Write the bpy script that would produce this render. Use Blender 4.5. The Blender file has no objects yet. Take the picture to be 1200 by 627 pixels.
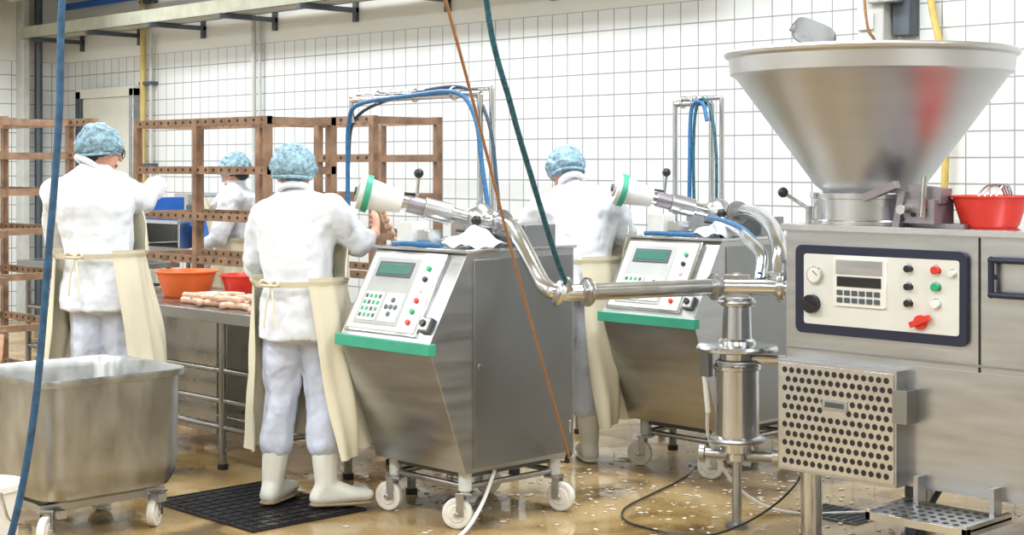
import bpy, bmesh, math, random
from mathutils import Vector, Matrix, Euler
random.seed(7)
YAW=math.radians(46)
CS,SN=math.cos(YAW),math.sin(YAW)
def room(x,d):           # metres right / metres ahead of the tripod -> room axes
    return (CS*x-SN*d, SN*x+CS*d)
def R3(x,d,h):
    a,b=room(x,d); return Vector((a,b,h))
# ------------------------------------------------------------------ materials
def mat(name,col,rough=.5,metal=0,var=0.0,vscale=8,bump=0.0,bscale=60,stretch=(1,1,1),rvar=0,coat=0,sss=0,bdist=.01):
    m=bpy.data.materials.new(name); m.use_nodes=True
    nt=m.node_tree; N=nt.nodes; L=nt.links
    p=N['Principled BSDF']
    p.inputs['Base Color'].default_value=(*col,1); p.inputs['Roughness'].default_value=rough
    p.inputs['Metallic'].default_value=metal
    if coat: p.inputs['Coat Weight'].default_value=coat
    if sss:
        p.inputs['Subsurface Weight'].default_value=sss; p.inputs['Subsurface Radius'].default_value=(.01,.004,.002)
    tc=N.new('ShaderNodeTexCoord'); mp=N.new('ShaderNodeMapping'); mp.inputs['Scale'].default_value=stretch
    L.new(tc.outputs['Object'],mp.inputs['Vector'])
    nz=N.new('ShaderNodeTexNoise'); nz.inputs['Scale'].default_value=vscale; nz.inputs['Detail'].default_value=5
    L.new(mp.outputs[0],nz.inputs['Vector'])
    if var:
        r=N.new('ShaderNodeValToRGB'); r.color_ramp.elements[0].position=.3; r.color_ramp.elements[1].position=.7
        r.color_ramp.elements[0].color=(*[c*(1-var) for c in col],1)
        r.color_ramp.elements[1].color=(*[min(1,c*(1+var)) for c in col],1)
        L.new(nz.outputs['Fac'],r.inputs['Fac']); L.new(r.outputs[0],p.inputs['Base Color'])
    if rvar:
        mr=N.new('ShaderNodeMapRange'); mr.inputs['To Min'].default_value=max(.03,rough-rvar); mr.inputs['To Max'].default_value=rough+rvar
        mr.inputs['From Min'].default_value=.3; mr.inputs['From Max'].default_value=.7
        L.new(nz.outputs['Fac'],mr.inputs['Value']); L.new(mr.outputs[0],p.inputs['Roughness'])
    if bump:
        nb=N.new('ShaderNodeTexNoise'); nb.inputs['Scale'].default_value=bscale; nb.inputs['Detail'].default_value=4
        L.new(mp.outputs[0],nb.inputs['Vector'])
        b=N.new('ShaderNodeBump'); b.inputs['Strength'].default_value=bump; b.inputs['Distance'].default_value=bdist
        L.new(nb.outputs['Fac'],b.inputs['Height']); L.new(b.outputs[0],p.inputs['Normal'])
        if bdist>.02: nb.inputs['Detail'].default_value=2; nb.inputs['Distortion'].default_value=.7
    return m
STEEL=mat('brushed_steel',(.48,.49,.50),.34,1,.10,3,.03,40,(1,1,8),.06)
STEELD=mat('steel_side_panel',(.32,.33,.335),.40,1,.08,2.5,.03,60,(1,1,1),.05)
STEELT=mat('wet_table_steel',(.30,.30,.29),.28,1,.15,5,.03,40,(1,1,1),.08)
STEELB=mat('polished_steel',(.62,.63,.64),.19,1,.08,6,.02,30,(1,1,1),.06)
STEELW=mat('worn_tub_steel',(.42,.43,.43),.36,1,.28,7,.12,22,(1,1,.5),.10)
HOPS=mat('hopper_steel',(.63,.635,.64),.37,1,.05,2,0,50,(1,1,6),.02)
WHITE=mat('white_plastic',(.80,.80,.77),.4,0,.05)
WHEEL=mat('white_nylon_wheel',(.76,.73,.65),.45,0,.12,20)
CREAM=mat('cream_panel_plate',(.72,.73,.69),.4,0,.03)
GREEN=mat('green_bumper',(.05,.36,.23),.4,0,.1)
GREY=mat('grey_keypad',(.42,.44,.43),.5,0,.05)
LCD=mat('green_lcd',(.05,.18,.14),.2)
BLACK=mat('black_plastic',(.012,.012,.014),.35)
NAVY=mat('navy_frame',(.012,.018,.045),.35)
RED=mat('red_plastic',(.68,.035,.02),.35,0,.06)
ORANGE=mat('orange_plastic',(.85,.16,.03),.38,0,.06)
BLUEP=mat('blue_plastic',(.02,.13,.5),.4,0,.06)
BLUEH=mat('blue_hose',(.02,.13,.30),.45,0,.25,40)
BLUEF=mat('worn_blue_hose',(.025,.085,.17),.5,0,.4,30)
TEALH=mat('teal_braided_hose',(.012,.085,.12),.5,0,.7,70)
DKH=mat('dark_blue_hose',(.03,.06,.10),.5,0,.3,40)
ROPE=mat('tan_cable',(.36,.18,.08),.6,0,.2,60)
YEL=mat('yellowed_hose',(.60,.44,.12),.5,0,.15,20)
BTNG=mat('green_button',(.02,.38,.16),.35)
LILAC=mat('grey_lilac_casting',(.30,.27,.30),.4,.6,.1)
WOOD=mat('brown_rack_wood',(.26,.16,.10),.6,0,.4,9,.3,40,(1,1,1))
HOLE=mat('dark_hole',(.02,.018,.016),.8)
SAUS=mat('raw_sausage',(.66,.42,.30),.38,0,.2,30,.1,80)
COAT=mat('white_coat_cloth',(.73,.76,.81),.85,0,.03,5,.45,7,(1,1,.55),bdist=.05)
TROU=mat('white_trouser_cloth',(.60,.65,.77),.85,0,.04,5,.45,8,(1,1,.55),bdist=.05)
APR=mat('cream_apron_vinyl',(.72,.67,.51),.42,0,.05,5,.35,5,(1,1,.4),bdist=.03)
BOOT=mat('white_rubber_boot',(.76,.75,.67),.4,0,.07,9)
SOLE=mat('boot_sole',(.35,.25,.14),.7)
SKIN=mat('skin',(.60,.31,.22),.5,0,.1,25,0,50,(1,1,1),0,0,.1)
NET=mat('blue_hairnet',(.24,.38,.46),.7,0,.5,50,.6,70)
HAIR=mat('dark_hair',(.015,.012,.01),.6,0,.3,60)
LIP=mat('lips',(.45,.13,.11),.5)
EYEW=mat('eye_white',(.8,.8,.78),.3)
MAT=mat('black_rubber_mat',(.012,.012,.015),.30,0,.3,12,.3,60)
PIPEW=mat('painted_pipe_cream',(.55,.56,.53),.5,0,.1)
YPIPE=mat('yellow_gas_pipe',(.60,.46,.16),.5,0,.1)
TRAY=mat('cable_tray_paint',(.42,.42,.33),.5,0,.15)
DARKG=mat('dark_grey_metal',(.10,.12,.14),.5,.5,.1)
DOOR=mat('door_cream_paint',(.72,.72,.64),.5,0,.03)
RUB=mat('meat_scrap',(.66,.58,.47),.6,0,.2,40)
COVE=mat('grey_cove',(.4,.38,.33),.5,0,.1)

def tile_mat(name,axis):
    m=bpy.data.materials.new(name); m.use_nodes=True; nt=m.node_tree;N=nt.nodes;L=nt.links;p=N['Principled BSDF']
    tc=N.new('ShaderNodeTexCoord'); s=N.new('ShaderNodeSeparateXYZ'); c=N.new('ShaderNodeCombineXYZ')
    L.new(tc.outputs['Object'],s.inputs[0]); L.new(s.outputs[axis],c.inputs[0]); L.new(s.outputs['Z'],c.inputs[1])
    br=N.new('ShaderNodeTexBrick'); br.offset=0; br.squash=1
    br.inputs['Color1'].default_value=(.73,.755,.75,1); br.inputs['Color2'].default_value=(.78,.80,.795,1)
    br.inputs['Mortar'].default_value=(.30,.32,.33,1); br.inputs['Scale'].default_value=1
    br.inputs['Mortar Size'].default_value=.0048; br.inputs['Mortar Smooth'].default_value=.1
    br.inputs['Brick Width'].default_value=.15; br.inputs['Row Height'].default_value=.15
    L.new(c.outputs[0],br.inputs['Vector'])
    g=N.new('ShaderNodeMath'); g.operation='GREATER_THAN'; g.inputs[1].default_value=2.7; L.new(s.outputs['Z'],g.inputs[0])
    mx=N.new('ShaderNodeMix'); mx.data_type='RGBA'; L.new(g.outputs[0],mx.inputs[0])
    L.new(br.outputs['Color'],mx.inputs[6]); mx.inputs[7].default_value=(.80,.80,.76,1)
    nz=N.new('ShaderNodeTexNoise'); nz.inputs['Scale'].default_value=.7; L.new(tc.outputs['Object'],nz.inputs['Vector'])
    r=N.new('ShaderNodeMapRange'); r.inputs['To Min'].default_value=.9; r.inputs['To Max'].default_value=1.05; L.new(nz.outputs['Fac'],r.inputs[0])
    mu=N.new('ShaderNodeMix'); mu.data_type='RGBA'; mu.blend_type='MULTIPLY'; mu.inputs[0].default_value=1
    L.new(mx.outputs[2],mu.inputs[6]); L.new(r.outputs[0],mu.inputs[7]); L.new(mu.outputs[2],p.inputs['Base Color'])
    rr=N.new('ShaderNodeMath'); rr.operation='MULTIPLY_ADD'; rr.inputs[1].default_value=.3; rr.inputs[2].default_value=.25
    L.new(g.outputs[0],rr.inputs[0]); L.new(rr.outputs[0],p.inputs['Roughness'])
    return m
TILEX=tile_mat('white_wall_tiles_x','X'); TILEY=tile_mat('white_wall_tiles_y','Y')
def floor_mat():
    m=bpy.data.materials.new('wet_ochre_floor'); m.use_nodes=True; nt=m.node_tree;N=nt.nodes;L=nt.links;p=N['Principled BSDF']
    tc=N.new('ShaderNodeTexCoord')
    n1=N.new('ShaderNodeTexNoise'); n1.inputs['Scale'].default_value=1.8; n1.inputs['Detail'].default_value=8; n1.inputs['Distortion'].default_value=.8
    n2=N.new('ShaderNodeTexNoise'); n2.inputs['Scale'].default_value=90; n2.inputs['Detail'].default_value=3
    for n in (n1,n2): L.new(tc.outputs['Object'],n.inputs['Vector'])
    r=N.new('ShaderNodeValToRGB'); e=r.color_ramp.elements
    e[0].position=.37; e[0].color=(.12,.078,.034,1); e[1].position=.64; e[1].color=(.47,.345,.17,1)
    q=e.new(.48); q.color=(.33,.215,.082,1)
    L.new(n1.outputs['Fac'],r.inputs[0])
    mu=N.new('ShaderNodeMix'); mu.data_type='RGBA'; mu.blend_type='MULTIPLY'; mu.inputs[0].default_value=1
    mr=N.new('ShaderNodeMapRange'); mr.inputs['From Min'].default_value=.3; mr.inputs['From Max'].default_value=.7; mr.inputs['To Min'].default_value=.75; mr.inputs['To Max'].default_value=1.2
    L.new(n2.outputs['Fac'],mr.inputs[0]); L.new(r.outputs[0],mu.inputs[6]); L.new(mr.outputs[0],mu.inputs[7]); L.new(mu.outputs[2],p.inputs['Base Color'])
    n3=N.new('ShaderNodeTexNoise'); n3.inputs['Scale'].default_value=1.7; n3.inputs['Detail'].default_value=5; L.new(tc.outputs['Object'],n3.inputs['Vector'])
    m2=N.new('ShaderNodeMapRange'); m2.inputs['From Min'].default_value=.46; m2.inputs['From Max'].default_value=.53; m2.inputs['To Min'].default_value=.03; m2.inputs['To Max'].default_value=.30
    L.new(n3.outputs['Fac'],m2.inputs[0]); L.new(m2.outputs[0],p.inputs['Roughness'])
    b=N.new('ShaderNodeBump'); b.inputs['Strength'].default_value=.15; b.inputs['Distance'].default_value=.004
    n4=N.new('ShaderNodeTexNoise'); n4.inputs['Scale'].default_value=14; L.new(tc.outputs['Object'],n4.inputs['Vector'])
    L.new(n4.outputs['Fac'],b.inputs['Height']); L.new(b.outputs[0],p.inputs['Normal'])
    return m
FLOOR=floor_mat()
# ------------------------------------------------------------------ mesh builder
def catmull(P,n=8):
    P=[Vector(p) for p in P]
    if len(P)<3: return P
    out=[]
    Q=[P[0]*2-P[1]]+P+[P[-1]*2-P[-2]]
    for i in range(1,len(Q)-2):
        a,b,c,d=Q[i-1],Q[i],Q[i+1],Q[i+2]
        for k in range(n):
            t=k/n
            out.append(.5*((2*b)+(c-a)*t+(2*a-5*b+4*c-d)*t*t+(3*b-a-3*c+d)*t**3))
    out.append(P[-1]); return out
class B:
    def __init__(s): s.v=[]; s.f=[]; s.fm=[]; s.mats=[]
    def mi(s,m):
        if m not in s.mats: s.mats.append(m)
        return s.mats.index(m)
    def add(s,vs,fs,m):
        o=len(s.v); i=s.mi(m); s.v+=[tuple(p) for p in vs]
        for f in fs: s.f.append([o+k for k in f]); s.fm.append(i)
    def box(s,c,sz,m,rot=None):
        M=Matrix.Translation(Vector(c))
        if rot is not None: M=M@(rot if isinstance(rot,Matrix) else Euler(rot).to_matrix().to_4x4())
        P=[M@Vector((sz[0]*x,sz[1]*y,sz[2]*z)) for x in (-.5,.5) for y in (-.5,.5) for z in (-.5,.5)]
        s.add(P,[(0,1,3,2),(4,6,7,5),(0,4,5,1),(2,3,7,6),(0,2,6,4),(1,5,7,3)],m)
    def bx(s,x0,x1,y0,y1,z0,z1,m): s.box(((x0+x1)/2,(y0+y1)/2,(z0+z1)/2),(abs(x1-x0),abs(y1-y0),abs(z1-z0)),m)
    def cyl(s,p0,p1,r0,m,r1=None,n=20):
        p0=Vector(p0);p1=Vector(p1);q=(p1-p0).to_track_quat('Z','Y'); r1=r0 if r1 is None else r1
        s.loft([[c+q@Vector((r*math.cos(2*math.pi*k/n),r*math.sin(2*math.pi*k/n),0)) for k in range(n)] for c,r in ((p0,r0),(p1,r1))],m)
    def ball(s,c,r,m,rot=None,seg=20):
        if not hasattr(r,'__len__'): r=(r,r,r)
        M=Matrix.Translation(Vector(c))
        if rot is not None: M=M@Euler(tuple(rot)).to_matrix().to_4x4()
        k=seg//2+2; rings=[]
        for j in range(k+1):
            a=-math.pi/2+math.pi*(j+.02)/(k+.04); 
            rings.append([M@Vector((r[0]*math.cos(a)*math.cos(2*math.pi*i/seg),r[1]*math.cos(a)*math.sin(2*math.pi*i/seg),r[2]*math.sin(a))) for i in range(seg)])
        s.loft(rings,m)
    def loft(s,rings,m,close=False,cap0=True,cap1=True):
        n=len(rings[0]); k=len(rings); vs=[p for r in rings for p in r]; fs=[]
        for a in range(k if close else k-1):
            b=(a+1)%k
            for i in range(n): fs.append((a*n+i,a*n+(i+1)%n,b*n+(i+1)%n,b*n+i))
        if not close:
            if cap0: fs.append(list(range(n-1,-1,-1)))
            if cap1: fs.append([(k-1)*n+i for i in range(n)])
        s.add(vs,fs,m)
    def lathe(s,c,prof,m,axis=(0,0,1),n=48,close=False):
        q=Vector(axis).to_track_quat('Z','Y'); c=Vector(c)
        s.loft([[c+q@Vector((r*math.cos(2*math.pi*k/n),r*math.sin(2*math.pi*k/n),z)) for k in range(n)] for r,z in prof],m,close)
    def tube(s,P,r,m,n=10,sub=8):
        P=catmull(P,sub); rings=[]; up=None
        for i,p in enumerate(P):
            t=(P[min(i+1,len(P)-1)]-P[max(i-1,0)]).normalized()
            if up is None: up=t.orthogonal().normalized()
            up=(up-t*up.dot(t)).normalized(); sd=t.cross(up)
            rings.append([p+up*math.cos(2*math.pi*k/n)*r+sd*math.sin(2*math.pi*k/n)*r for k in range(n)])
        s.loft(rings,m)
    def torus(s,c,R,r,m,axis=(0,0,1),n=28,k=8):
        q=Vector(axis).to_track_quat('Z','Y'); c=Vector(c)
        s.loft([[c+q@Vector(((R+r*math.cos(2*math.pi*j/k))*math.cos(2*math.pi*i/n),(R+r*math.cos(2*math.pi*j/k))*math.sin(2*math.pi*i/n),r*math.sin(2*math.pi*j/k))) for j in range(k)] for i in range(n)],m,close=True)
    def prism(s,poly,x0,x1,m):
        s.loft([[Vector((x0,y,z)) for y,z in poly],[Vector((x1,y,z)) for y,z in poly]],m)
    def finish(s,name,loc=(0,0,0),rz=0,bevel=0,parent=None,smooth=35):
        me=bpy.data.meshes.new(name); me.from_pydata(s.v,[],s.f)
        for m in s.mats: me.materials.append(m)
        me.polygons.foreach_set('material_index',s.fm)
        bm=bmesh.new(); bm.from_mesh(me); bmesh.ops.recalc_face_normals(bm,faces=bm.faces); bm.to_mesh(me); bm.free()
        me.polygons.foreach_set('use_smooth',[True]*len(me.polygons))
        me.set_sharp_from_angle(angle=math.radians(smooth))
        o=bpy.data.objects.new(name,me); bpy.context.scene.collection.objects.link(o)
        o.location=loc; o.rotation_euler=(0,0,rz)
        if parent: o.parent=parent
        if bevel:
            b=o.modifiers.new('b','BEVEL'); b.width=bevel; b.segments=2; b.limit_method='ANGLE'; b.angle_limit=math.radians(50)
        return o
def empty(name,loc=(0,0,0),rz=0):
    e=bpy.data.objects.new(name,None); e.location=loc; e.rotation_euler=(0,0,rz); e.empty_display_size=.2
    bpy.context.scene.collection.objects.link(e); return e
def simple(name,fn,**k):
    b=B(); fn(b); return b.finish(name,**k)
# ------------------------------------------------------------------ room shell
WB=7.94; XL=-15.1; XR=4.5; YF=-5.0; H=4.3
simple('floor',lambda b:b.bx(XL-.2,XR+.2,YF-.2,WB+.2,-.2,0,FLOOR))
simple('ceiling',lambda b:b.bx(XL-.2,XR+.2,YF-.2,WB+.2,H,H+.2,DOOR))
simple('wall_back',lambda b:b.bx(XL-.2,XR+.2,WB,WB+.2,0,H,TILEX))
simple('wall_left',lambda b:b.bx(XL-.2,XL,YF,WB,0,H,TILEY))
simple('wall_right',lambda b:b.bx(XR,XR+.2,YF,WB,0,H,TILEY))
simple('wall_front',lambda b:b.bx(XL-.2,XR+.2,YF-.2,YF,0,H,TILEX))
def door(b):
    b.bx(-14.6,-13.62,WB-.05,WB,0,2.3,DOOR)
    b.bx(-14.7,-14.6,WB-.08,WB,0,2.38,DARKG); b.bx(-13.62,-13.54,WB-.08,WB,0,2.38,STEEL); b.bx(-14.7,-13.54,WB-.08,WB,2.3,2.4,DOOR)
    b.bx(-13.75,-13.7,WB-.1,WB-.05,1.0,1.15,DARKG)
simple('door_1',door,bevel=.005)
def tray(b):
    y0=WB-.55
    b.bx(-15.0,-6.0,y0,y0+.03,2.92,3.04,TRAY); b.bx(-15.0,-6.0,y0+.27,y0+.3,2.92,3.04,TRAY); b.bx(-15.0,-6.0,y0,y0+.3,2.92,2.935,TRAY)
    b.bx(-15.0,-6.0,y0+.08,y0+.2,2.94,3.0,DARKG)
    x=-14.7
    while x<-6:
        b.bx(x,x+.05,y0-.05,WB,2.875,2.915,DARKG); b.bx(x,x+.05,WB-.03,WB,2.80,3.0,DARKG); x+=1.15
simple('cable_tray',tray)
def wpipes(b):
    b.cyl((-13.38,WB-.06,0),(-13.38,WB-.06,H),.03,YPIPE); b.cyl((-13.25,WB-.05,0),(-13.25,WB-.05,2.9),.018,PIPEW)
    for z in (.8,1.6,2.4,3.2): b.bx(-13.43,-13.2,WB-.08,WB,z,z+.03,DARKG)
simple('yellow_gas_pipe',wpipes)
def wpipes2(b):
    b.cyl((-11.5,WB-.05,1.0),(-11.5,WB-.05,H),.022,PIPEW); b.cyl((-11.42,WB-.04,1.4),(-11.42,WB-.04,H),.014,PIPEW)
    b.bx(-11.56,-11.36,WB-.07,WB,2.0,2.03,DARKG); b.bx(-11.6,-11.36,WB-.12,WB,.9,1.05,WHITE)
simple('wall_conduit_pipe',wpipes2)
def duct(b):
    b.cyl((-14.8,WB-.35,3.55),(-11.6,WB-.35,3.55),.10,STEEL); b.cyl((-14.8,WB-.2,3.25),(-11.6,WB-.2,3.25),.035,BLUEP)
    b.cyl((-14.8,WB-.75,3.32),(-11.6,WB-.75,3.32),.05,PIPEW)
    for x in (-14.5,-13,-11.8):
        b.bx(x,x+.04,WB-.85,WB,3.42,3.46,DARKG); b.bx(x,x+.04,WB-.8,WB-.76,3.3,H,DARKG)
simple('overhead_pipe_run',duct)
def cooler(b):
    b.bx(-14.6,-12.9,WB-1.5,WB-1.0,3.25,4.0,DARKG)
    for x in (-14.15,-13.35):
        b.torus((x,WB-1.51,3.62),.28,.025,STEEL,(0,1,0)); b.cyl((x,WB-1.53,3.62),(x,WB-1.5,3.62),.07,BLACK)
        for k in range(6):
            a=k*math.pi/3; b.box((x+.15*math.cos(a),WB-1.51,3.62+.15*math.sin(a)),(.2,.01,.07),STEEL,(.3,-a,0))
    for x in (-14.5,-13.0): b.bx(x,x+.04,WB-1.3,WB-1.26,4.0,H,STEEL)
simple('evaporator_fan_unit',cooler)
def lbox(b):
    b.bx(XL,XL+.25,6.3,7.0,2.85,3.6,WHITE); b.bx(XL,XL+.15,7.4,7.48,0,H,PIPEW); b.cyl((XL+.1,7.6,0),(XL+.1,7.6,H),.04,DARKG)
simple('wall_distribution_box',lbox,bevel=.01)
def wallbox(b):
    b.bx(-5.12,-4.94,WB-.16,WB,2.32,3.2,PIPEW); b.bx(-4.92,-4.80,WB-.10,WB,2.36,3.2,DARKG); b.bx(-5.02,-4.84,WB-.2,WB-.1,2.55,2.75,STEEL)
    b.bx(-5.10,-5.0,WB-.18,WB-.16,2.4,2.5,WHITE)
simple('wall_junction_box',wallbox,bevel=.008)
simple('wall_yellow_hose',lambda b:(b.tube([(-4.72,WB-.05,4.2),(-4.72,WB-.05,2.8),(-4.60,WB-.08,2.2),(-4.58,WB-.08,1.7),(-4.62,WB-.06,1.2)],.022,YEL),b.cyl((-4.62,WB-.06,1.25),(-4.62,WB-.06,1.0),.03,DARKG),b.bx(-4.68,-4.56,WB-.1,WB,.98,1.05,DARKG)))
simple('baseboard_back',lambda b:b.bx(XL,XR,WB-.02,WB,0,.12,COVE))
# ------------------------------------------------------------------ lamps
LAMP=bpy.data.materials.new('lamp_tube'); LAMP.use_nodes=True
LAMP.node_tree.nodes['Principled BSDF'].inputs['Emission Color'].default_value=(.97,.98,1,1)
LAMP.node_tree.nodes['Principled BSDF'].inputs['Emission Strength'].default_value=3
for (x,y) in [(-12.5,5.6),(-12.5,1.5),(-8.5,5.4),(-8.5,1.2),(-4.6,5.6),(-4.6,1.2),(-.8,5.0),(-.8,.6),(2.6,2.5),(-6,-2.8),(-11,-2.8)]:
    e=empty('ceiling_lamp',(x,y,H))
    bb=B(); bb.bx(-1.05,1.05,-.42,.42,-.1,0,WHITE); bb.finish('housing',parent=e)
    bb=B(); bb.bx(-1.0,1.0,-.37,.37,-.105,-.1,LAMP); bb.finish('diffuser',parent=e)
    l=bpy.data.lights.new('tube_light','AREA'); l.shape='RECTANGLE'; l.size=2.0; l.size_y=.75; l.energy=144; l.color=(.91,.955,1)
    o=bpy.data.objects.new('tube_light',l); o.location=(0,0,-.12); o.parent=e; bpy.context.scene.collection.objects.link(o)
# ------------------------------------------------------------------ casters
def caster(b,x,y,ang,top,r=.065,w=.036,wm=WHEEL,off=.035):
    c=Vector((x+math.cos(ang)*off,y+math.sin(ang)*off,r)); ax=Vector((-math.sin(ang),math.cos(ang),0))
    b.lathe(c-ax*w/2,[(.012,0),(r*.55,0),(r*.6,w*.1),(r*.85,w*.05),(r*.97,w*.1),(r,w*.3),(r,w*.7),(r*.97,w*.9),(r*.85,w*.95),(r*.6,w*.9),(r*.55,w),(.012,w)],wm,ax,28)
    b.cyl(c-ax*(w/2+.014),c+ax*(w/2+.014),.011,STEELB,n=12)
    for sgn in (-1,1):
        p=c+ax*sgn*(w/2+.008)
        R=Matrix.Rotation(ang,4,'Z')
        b.box((p.x-math.cos(ang)*off*.5,p.y-math.sin(ang)*off*.5,r+.04),(.035,.004,.10),STEEL,R)
    b.box((x,y,2*r+.022),(.075,w+.03,.01),STEEL,Matrix.Rotation(ang,4,'Z'))
    b.cyl((x,y,2*r+.02),(x,y,top),.022,PIPEW)
# ------------------------------------------------------------------ portioning machine
def portioner(loc,glen,short=False):
    b=B(); W=.62;D=.68
    prof=[(0,.255),(-.205,.80),(-.21,.835),(0,1.205),(.012,1.22),(D,1.22),(D,.255)]
    b.prism(prof,0,W,STEEL)
    for x in (W,-.006):
        b.bx(x,x+.006,.045,D-.012,.275,1.19,STEELD)
    b.cyl((W+.004,D-.03,.36),(W+.004,D-.03,.42),.008,STEEL); b.cyl((W+.004,D-.03,1.02),(W+.004,D-.03,1.08),.008,STEEL)
    b.cyl((W+.006,.075,.72),(W+.012,.075,.72),.012,STEELB)
    b.bx(-.012,W+.012,-.01,D+.01,1.22,1.234,STEELB)
    b.box((W/2,-.208,.815),(W+.03,.045,.05),GREEN)
    ang=-math.atan2(.21,.385); s=Vector((0,-math.sin(ang),math.cos(ang)))
    n=Vector((0,-s.z,s.y)); org=Vector((0,-.21,.835)); RM=Matrix.Rotation(ang,4,'X')
    def sl(x,w,off,sz,m): b.box(org+Vector((x,0,0))+s*w+n*off,sz,m,RM)
    def slc(x,w,r,h,m):
        p=org+Vector((x,0,0))+s*w; b.cyl(p,p+n*h,r,m,n=16)
    sl(.27,.225,.001,(.50,.02,.40),STEELB)
    sl(.27,.225,.006,(.47,.02,.375),CREAM)
    sl(.225,.225,.0165,(.30,.006,.33),GREY)
    sl(.225,.33,.022,(.24,.006,.075),DARKG); sl(.225,.33,.024,(.21,.006,.05),LCD)
    sl(.155,.145,.020,(.13,.006,.14),CREAM); sl(.30,.145,.020,(.12,.006,.14),CREAM)
    for i in range(4):
        for j in range(4):
            sl(.108+i*.031,.10+j*.031,.023,(.018,.006,.018),BTNG if (i+j)%3 else DARKG)
    for i,j in ((0,1),(1,0),(1,1),(1,2),(2,1)):
        slc(.268+i*.032,.113+j*.034,.012,.028,DARKG)
    for i,m in enumerate((RED,BTNG,RED,WHITE,BLACK,BTNG)):
        slc(.45,.085+i*.052,.012,.03,m)
    sl(.565,.085,.01,(.055,.02,.07),DARKG); sl(.565,.085,.02,(.045,.02,.055),CREAM); slc(.565,.085,.016,.045,BLACK)
    for (x,y,an) in ((.07,.06,math.radians(200)),(.56,.05,math.radians(215)),(.57,.6,math.radians(20)),(.07,.6,math.radians(60))):
        caster(b,x,y,an,.26,.068,.04)
        b.cyl((x,y,.17),(x,y,.26),.03,PIPEW)
    for p,q in (((.07,.06),(.56,.05)),((.56,.05),(.57,.6)),((.07,.6),(.57,.6)),((.07,.06),(.07,.6))):
        b.cyl((*p,.185),(*q,.185),.014,STEEL,n=12)
    b.bx(.05,.57,.05,.6,.225,.256,DARKG)
    b.bx(.16,.46,.20,.52,1.234,1.262,STEELB)
    b.cyl((.31,.37,1.25),(.31,.37,1.36),.075,STEEL,n=28)
    b.ball((.31,.37,1.355),.075,STEEL)
    A=Vector((.31,.36,1.345)); C=Vector((.0,-.06,1.475)); d=(C-A).normalized()
    b.cyl(A,C-d*.10,.034,STEELB,n=24); b.cyl(A+d*.13,A+d*.26,.05,STEEL,n=24); b.cyl(A+d*.26,A+d*.34,.04,LILAC,n=24)
    b.cyl(C-d*.17,C-d*.015,.05,WHITE,r1=.074,n=32); b.cyl(C-d*.018,C+d*.012,.088,GREEN,n=32); b.cyl(C+d*.005,C+d*.035,.080,CREAM,n=32)
    b.cyl(C+d*.03,C+d*.045,.045,GREY,n=28); b.cyl(C+d*.04,C+d*.055,.02,DARKG,n=16)
    p=A+d*.3; b.cyl(p,p+Vector((.02,.0,.13)),.008,STEELB,n=10); b.ball(p+Vector((.02,0,.15)),.023,BLACK)
    b.cyl(p+Vector((0,0,.05)),p+Vector((-.05,-.05,.06)),.006,BLACK,n=8)
    b.cyl((.47,.2,1.23),(.47,.2,1.34),.008,BLACK,n=10); b.ball((.47,.2,1.355),.024,BLACK)
    b.cyl((.47,.2,1.30),(.40,.14,1.31),.006,BLACK,n=8)
    b.bx(.09,.20,.05,.15,1.234,1.345,WHITE); b.bx(.22,.30,.06,.14,1.234,1.31,STEELB)
    b.bx(.36,.56,.42,.62,1.234,1.33,STEELD); b.bx(.05,.14,.42,.6,1.234,1.36,STEEL)
    b.tube([(.10,.02,1.245),(.2,-.0,1.248),(.33,.03,1.246),(.45,.01,1.248)],.012,BLUEH)
    # wiping cloth draped on the deck
    n1,n2=14,12; rg=[]
    for i in range(n1+1):
        u=i/n1; top=[];bot=[]
        for j in range(n2+1):
            v=j/n2; x=.40+.17*u+.02*v; y=.04+.24*v; z=1.25+.075*math.sin(math.pi*u)*math.sin(math.pi*v)**.6+.010*math.sin(9*u+5*v)+.006*math.sin(17*v)
            top.append(Vector((x,y,z))); bot.append(Vector((x,y,z-.005)))
        rg.append(top+bot[::-1])
    b.loft(rg,COAT)
    px,py,tz=.14,.53,1.95
    b.cyl((px,py,1.23),(px,py,tz),.016,STEELB,n=12); b.cyl((px+.04,py+.04,1.23),(px+.04,py+.04,tz+.03),.014,STEELB,n=12)
    b.cyl((px,py,tz),(px-glen,py,tz),.016,STEELB,n=12); b.cyl((px+.04,py+.04,tz+.03),(px-glen,py+.04,tz+.03),.014,STEELB,n=12)
    b.cyl((px-glen,py,tz+.02),(px-glen,py,tz-(.12 if not short else .7)),.015,STEELB,n=12)
    if short: b.cyl((px-glen,py,tz-.7),(px,py,tz-.7),.014,STEELB,n=12)
    for k in range(3): b.torus((px-glen*(.2+.3*k),py+.01,tz+.01),.032,.005,STEEL,(1,0,0),16,6)
    if not short:
        b.tube([(px-glen-.0,py-.02,1.25),(px-glen-.01,py-.02,1.6),(px-glen+.0,py-.02,1.83),(px-glen*.9,py-.03,1.925),(px-glen*.5,py-.03,1.955),(px-glen*.14,py-.03,1.96),(px+.03,py-.06,1.83),(px+.10,py-.08,1.6),(px+.17,py-.1,1.38),(px+.22,py-.1,1.24)],.0115,BLUEH)
        b.tube([(px-glen-.03,py-.02,1.0),(px-glen-.03,py,1.6),(px-glen+.03,py+.02,1.87),(px-glen*.5,py+.03,1.975),(px-glen*.12,py+.02,1.98),(px+.06,py,1.81),(px+.14,py-.02,1.5),(px+.20,py-.05,1.24)],.009,DKH)
    else:
        b.tube([(px-glen*.55,py-.02,1.24),(px-glen*.5,py-.03,1.6),(px-glen*.45,py-.03,1.92),(px-.04,py-.03,1.95),(px+.0,py-.04,1.85)],.0115,BLUEH)
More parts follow.
